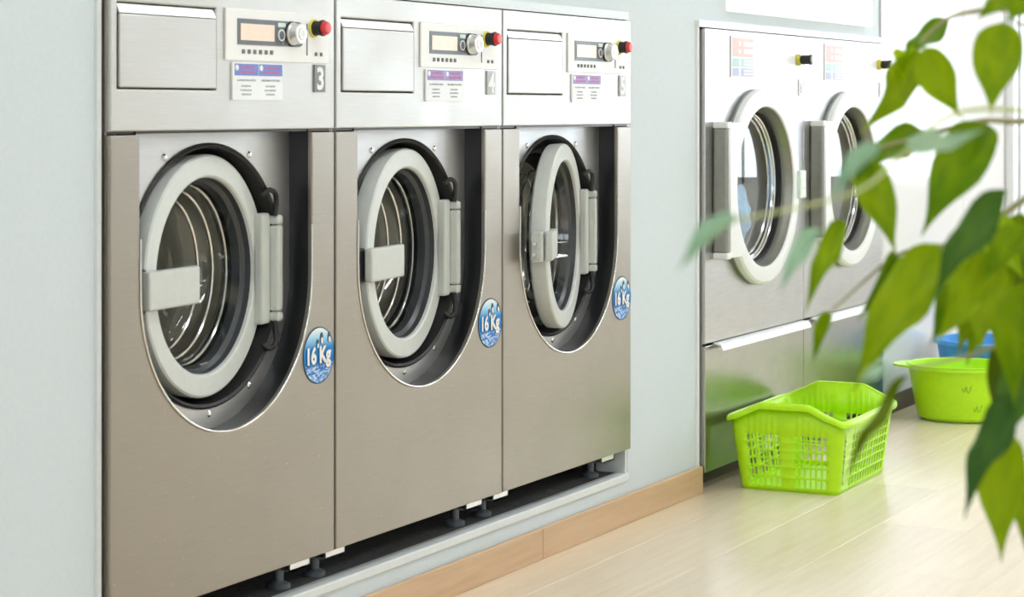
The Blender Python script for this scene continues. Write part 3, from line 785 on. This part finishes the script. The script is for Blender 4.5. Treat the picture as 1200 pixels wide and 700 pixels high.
for a0, z0 in ((-4.52, .05), (-4.16, .055), (-4.75, .125), (-4.05, .13)):
    cv = [(-.10, .012), (-.06, -.004), (-.02, .018), (.0, .0), (.04, -.004), (.08, .022)]
    pts = []
    for a, z in cv:
        zz = z0 + z; r = .150 + (.182 - .150) * (zz / .205) + .0015
        pts.append((1.12 * r * math.cos(a0 + a), r * math.sin(a0 + a), zz))
    obj('printed_squiggle', tube(bez(pts, 5), .0007, n=5), 'lime_mark', gt)
tub('washing_tub', 'round blue plastic tub standing behind the lime green tub', 'blue', (8.52, -.215, 0), .190, .15, .25, handles=True, rz=.3)

# ------------------------------------------------------------------ weeping fig in the foreground
plant = thing('potted_fig', 'weeping fig with hanging green leaves, blurred in the right foreground', 'plant', (2.42, -2.16, 0))
pv = Vector(plant.location)
obj('pot', lathe([(0, .0), (.13, 0), (.14, .01), (.185, .30), (.19, .31), (.19, .33), (.175, .33), (.17, .29), (0, .285)], 48, axis='z'), 'pot', plant)
obj('soil', lathe([(0, .30), (.08, .303), (.171, .294)], 32, axis='z'), 'soil', plant)
trunk_pts = [(0, 0, .28), (.02, .015, .6), (-.015, .0, .95), (.01, -.01, 1.25), (.0, .01, 1.55)]
obj('trunk', tube(bez(trunk_pts, 8), .022, .010, n=12), 'bark', plant)

def leaf_mesh(seed, fold, curl, wav):
    rnd = random.Random(seed)
    prof = [(0, .015), (.03, .16), (.08, .40), (.15, .64), (.24, .86), (.34, .98), (.43, 1.0), (.53, .94), (.63, .78), (.72, .57), (.80, .36), (.87, .19), (.93, .085), (1.0, .015)]
    bm = bmesh.new(); rows = []
    for s, wd in prof:
        row = []
        for k, q in enumerate((-1, -.72, -.38, 0, .38, .72, 1)):
            yy = q * wd * .5
            z = fold * abs(q) * wd * .5 - curl * s * s + wav * math.sin(9 * s + seed) * q * q * wd * .5
            row.append(bm.verts.new((s, yy, z)))
        rows.append(row)
    for p, q in zip(rows, rows[1:]):
        for k in range(6): bm.faces.new((p[k], p[k + 1], q[k + 1], q[k]))
    bmesh.ops.solidify(bm, geom=list(bm.faces), thickness=.006)
    return finish(bm, ang=60)
LEAF = {}
def leaf_data(kind, mat):
    if (kind, mat) not in LEAF:
        me = leaf_mesh(kind, (.25, .12, .4)[kind % 3], (.10, .20, .05)[kind % 3], (.10, .16, .06)[kind % 3])
        me.materials.append(M[mat]); LEAF[(kind, mat)] = me
    return LEAF[(kind, mat)]
CAMP = Vector((0, -CAM_D, CAM_Z))
def leaf_at(p, q, width, roll, kind, mat):
    "leaf from p (base) to q (tip), its face turned to the room and rolled about its length"
    xa = (q - p); Ln = xa.length; xa.normalize()
    view = (CAMP - p).normalized()
    za = (view - xa * view.dot(xa)).normalized()
    za = Matrix.Rotation(roll, 3, xa) @ za
    ya = za.cross(xa)
    mw = Matrix((xa * Ln, ya * width, za * Ln)).transposed().to_4x4(); mw.translation = p - pv
    o = obj('leaf', leaf_data(kind, mat), None, plant); o.matrix_local = mw
    return o
def leaf_px(b, t_, wpx, roll=0.0, mat='leaf', kind=0):
    "leaf laid between two sighted points (u, v, distance)"
    p, q = ray(*b), ray(*t_)
    wd = wpx / F_PX * (b[2] + t_[2]) / 2 / max(.25, abs(math.cos(roll)))
    return leaf_at(p, q, wd, roll, kind, mat)
Lf = [
 ((1082, 56, 2.15), (1123, 136, 2.10), 46, .2, 'leaf', 0),
 ((1078, 60, 2.20), (1032, 145, 2.10), 40, -.5, 'leaf', 1),
 ((1062, 62, 2.22), (1058, 96, 2.14), 26, .2, 'leaf_bright', 2),
 ((1112, 22, 2.25), (1052, 66, 2.20), 24, .9, 'leaf', 1),
 ((1176, 26, 2.10), (1160, 128, 2.05), 58, .15, 'leaf', 0),
 ((1194, 6, 2.15), (1144, 20, 2.12), 16, 1.0, 'leaf', 2),
 ((1205, -12, 2.1), (1182, 22, 2.1), 36, .2, 'leaf', 1),
 ((1158, 146, 2.15), (1082, 264, 2.05), 62, .25, 'leaf', 0),
 ((1080, 152, 2.25), (1002, 192, 2.15), 34, .7, 'leaf', 1),
 ((1006, 188, 2.20), (1051, 290, 2.12), 44, -.3, 'leaf', 0),
 ((1030, 172, 1.55), (972, 232, 1.50), 24, .4, 'leaf_pale', 2),
 ((1064, 168, 1.60), (1134, 166, 1.52), 26, .5, 'leaf_pale', 1),
 ((866, 256, 1.50), (792, 314, 1.45), 16, .7, 'leaf_pale', 2),
 ((988, 258, 2.2), (945, 344, 2.1), 28, .3, 'leaf', 1),
 ((962, 268, 1.7), (912, 336, 1.65), 22, .5, 'leaf_pale', 0),
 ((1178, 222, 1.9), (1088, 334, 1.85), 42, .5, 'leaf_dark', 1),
 ((1100, 286, 2.1), (1002, 432, 2.0), 62, .3, 'leaf', 1),
 ((1050, 300, 2.2), (1010, 372, 2.1), 34, -.3, 'leaf', 2),
 ((1168, 262, 2.2), (1192, 318, 2.1), 44, .3, 'leaf_bright', 0),
 ((1128, 296, 2.2), (1098, 346, 2.15), 30, .2, 'leaf_bright', 1),
 ((1150, 262, 2.3), (1128, 408, 2.2), 66, -.2, 'leaf', 0),
 ((1196, 250, 2.3), (1166, 420, 2.2), 70, .3, 'leaf', 1),
 ((1212, 300, 2.2), (1184, 440, 2.1), 60, -.4, 'leaf_olive', 2),
 ((1172, 308, 2.1), (1140, 402, 2.05), 44, .5, 'leaf', 1),
 ((1140, 330, 2.15), (1090, 400, 2.1), 34, .4, 'leaf', 2),
 ((972, 366, 2.1), (952, 424, 2.05), 18, .2, 'leaf', 2),
 ((1064, 440, 1.9), (984, 548, 1.85), 15, .5, 'leaf_olive', 1),
 ((1042, 428, 1.4), (1006, 446, 1.4), 14, .3, 'leaf_pale', 0),
 ((1192, 396, 2.2), (1166, 496, 2.1), 46, .2, 'leaf_olive', 0),
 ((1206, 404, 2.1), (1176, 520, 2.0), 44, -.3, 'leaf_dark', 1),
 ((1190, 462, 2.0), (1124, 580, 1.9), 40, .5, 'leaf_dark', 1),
 ((1176, 506, 2.1), (1172, 650, 2.0), 58, .1, 'leaf', 0),
 ((1212, 560, 2.1), (1202, 640, 2.0), 40, .2, 'leaf', 1),
 ((1186, 262, 2.35), (1132, 424, 2.3), 60, .1, 'leaf', 0),
 ((1204, 330, 2.0), (1186, 474, 1.95), 50, .3, 'leaf', 2),
 ((1158, 296, 2.0), (1108, 396, 1.95), 46, -.3, 'leaf', 1),
 ((1206, 268, 2.0), (1150, 330, 1.95), 40, .4, 'leaf', 2),
]
for b_, q_, wpx, roll, mt, kd in Lf: leaf_px(b_, q_, wpx, roll, mt, kd)

crown = [Vector((0, .01, 1.55)) + pv, Vector((0, 0, 1.35)) + pv, Vector((.0, 0, 1.15)) + pv]
def branch(pts, r0, r1, mat='twig'):
    obj('branch', tube([p - pv for p in bez(pts, 6)], r0, r1, n=8), mat, plant)
branch([crown[0], ray(1260, -10, 2.25), ray(1200, 8, 2.2), ray(1150, 12, 2.2), ray(1110, 22, 2.22), ray(1078, 50, 2.2)], .005, .0012)
branch([crown[0], ray(1250, 0, 2.15), ray(1180, 22, 2.12)], .004, .0012)
branch([crown[1], ray(1290, 130, 2.25), ray(1200, 142, 2.2), ray(1150, 142, 2.18), ray(1080, 160, 2.2), ray(1010, 186, 2.2), ray(990, 250, 2.2)], .005, .0012, 'twig')
branch([crown[1], ray(1300, 110, 1.9), ray(1130, 130, 1.65), ray(1060, 180, 1.6), ray(1000, 226, 1.55), ray(866, 258, 1.5)], .003, .0010, 'twig_pale')
branch([crown[1], ray(1300, 180, 2.25), ray(1210, 228, 2.2), ray(1160, 262, 2.2), ray(1100, 290, 2.15), ray(1050, 300, 2.2), ray(975, 364, 2.12)], .005, .0012)
branch([crown[2], ray(1290, 300, 2.2), ray(1215, 380, 2.1), ray(1150, 412, 2.0), ray(1068, 432, 1.9)], .004, .0012)
branch([crown[2], ray(1280, 320, 2.2), ray(1210, 395, 2.15), ray(1190, 460, 2.05), ray(1178, 508, 2.1)], .004, .0012)
# the rest of the crown, beyond the right edge of the frame
rnd = random.Random(11)
for i in range(10):
    a = rnd.uniform(0, 2 * PI); z0 = rnd.uniform(1.1, 1.55); ln = rnd.uniform(.18, .34)
    dirv = Vector((math.sin(A) * .75 + math.cos(A) * rnd.uniform(-.5, .5), -math.cos(A) * .75 + math.sin(A) * rnd.uniform(-.5, .5), 0)).normalized() if i < 7 else Vector((math.cos(A), math.sin(A), 0)) * .6
    p0 = Vector((0, 0, z0)) + pv; p1 = p0 + dirv * ln * .6 + Vector((0, 0, .10)); p2 = p0 + dirv * ln + Vector((0, 0, -.08)); p3 = p2 + dirv * .05 + Vector((0, 0, -.22))
    branch([p0, p1, p2, p3], .004, .0012)
    for c in bez([p0, p1, p2, p3], 3)[3:]:
        tip = c + Vector((rnd.uniform(-.04, .04), rnd.uniform(-.05, .03), -rnd.uniform(.06, .10)))
        leaf_at(c, tip, .042, rnd.uniform(-.8, .8), rnd.randrange(3), 'leaf')
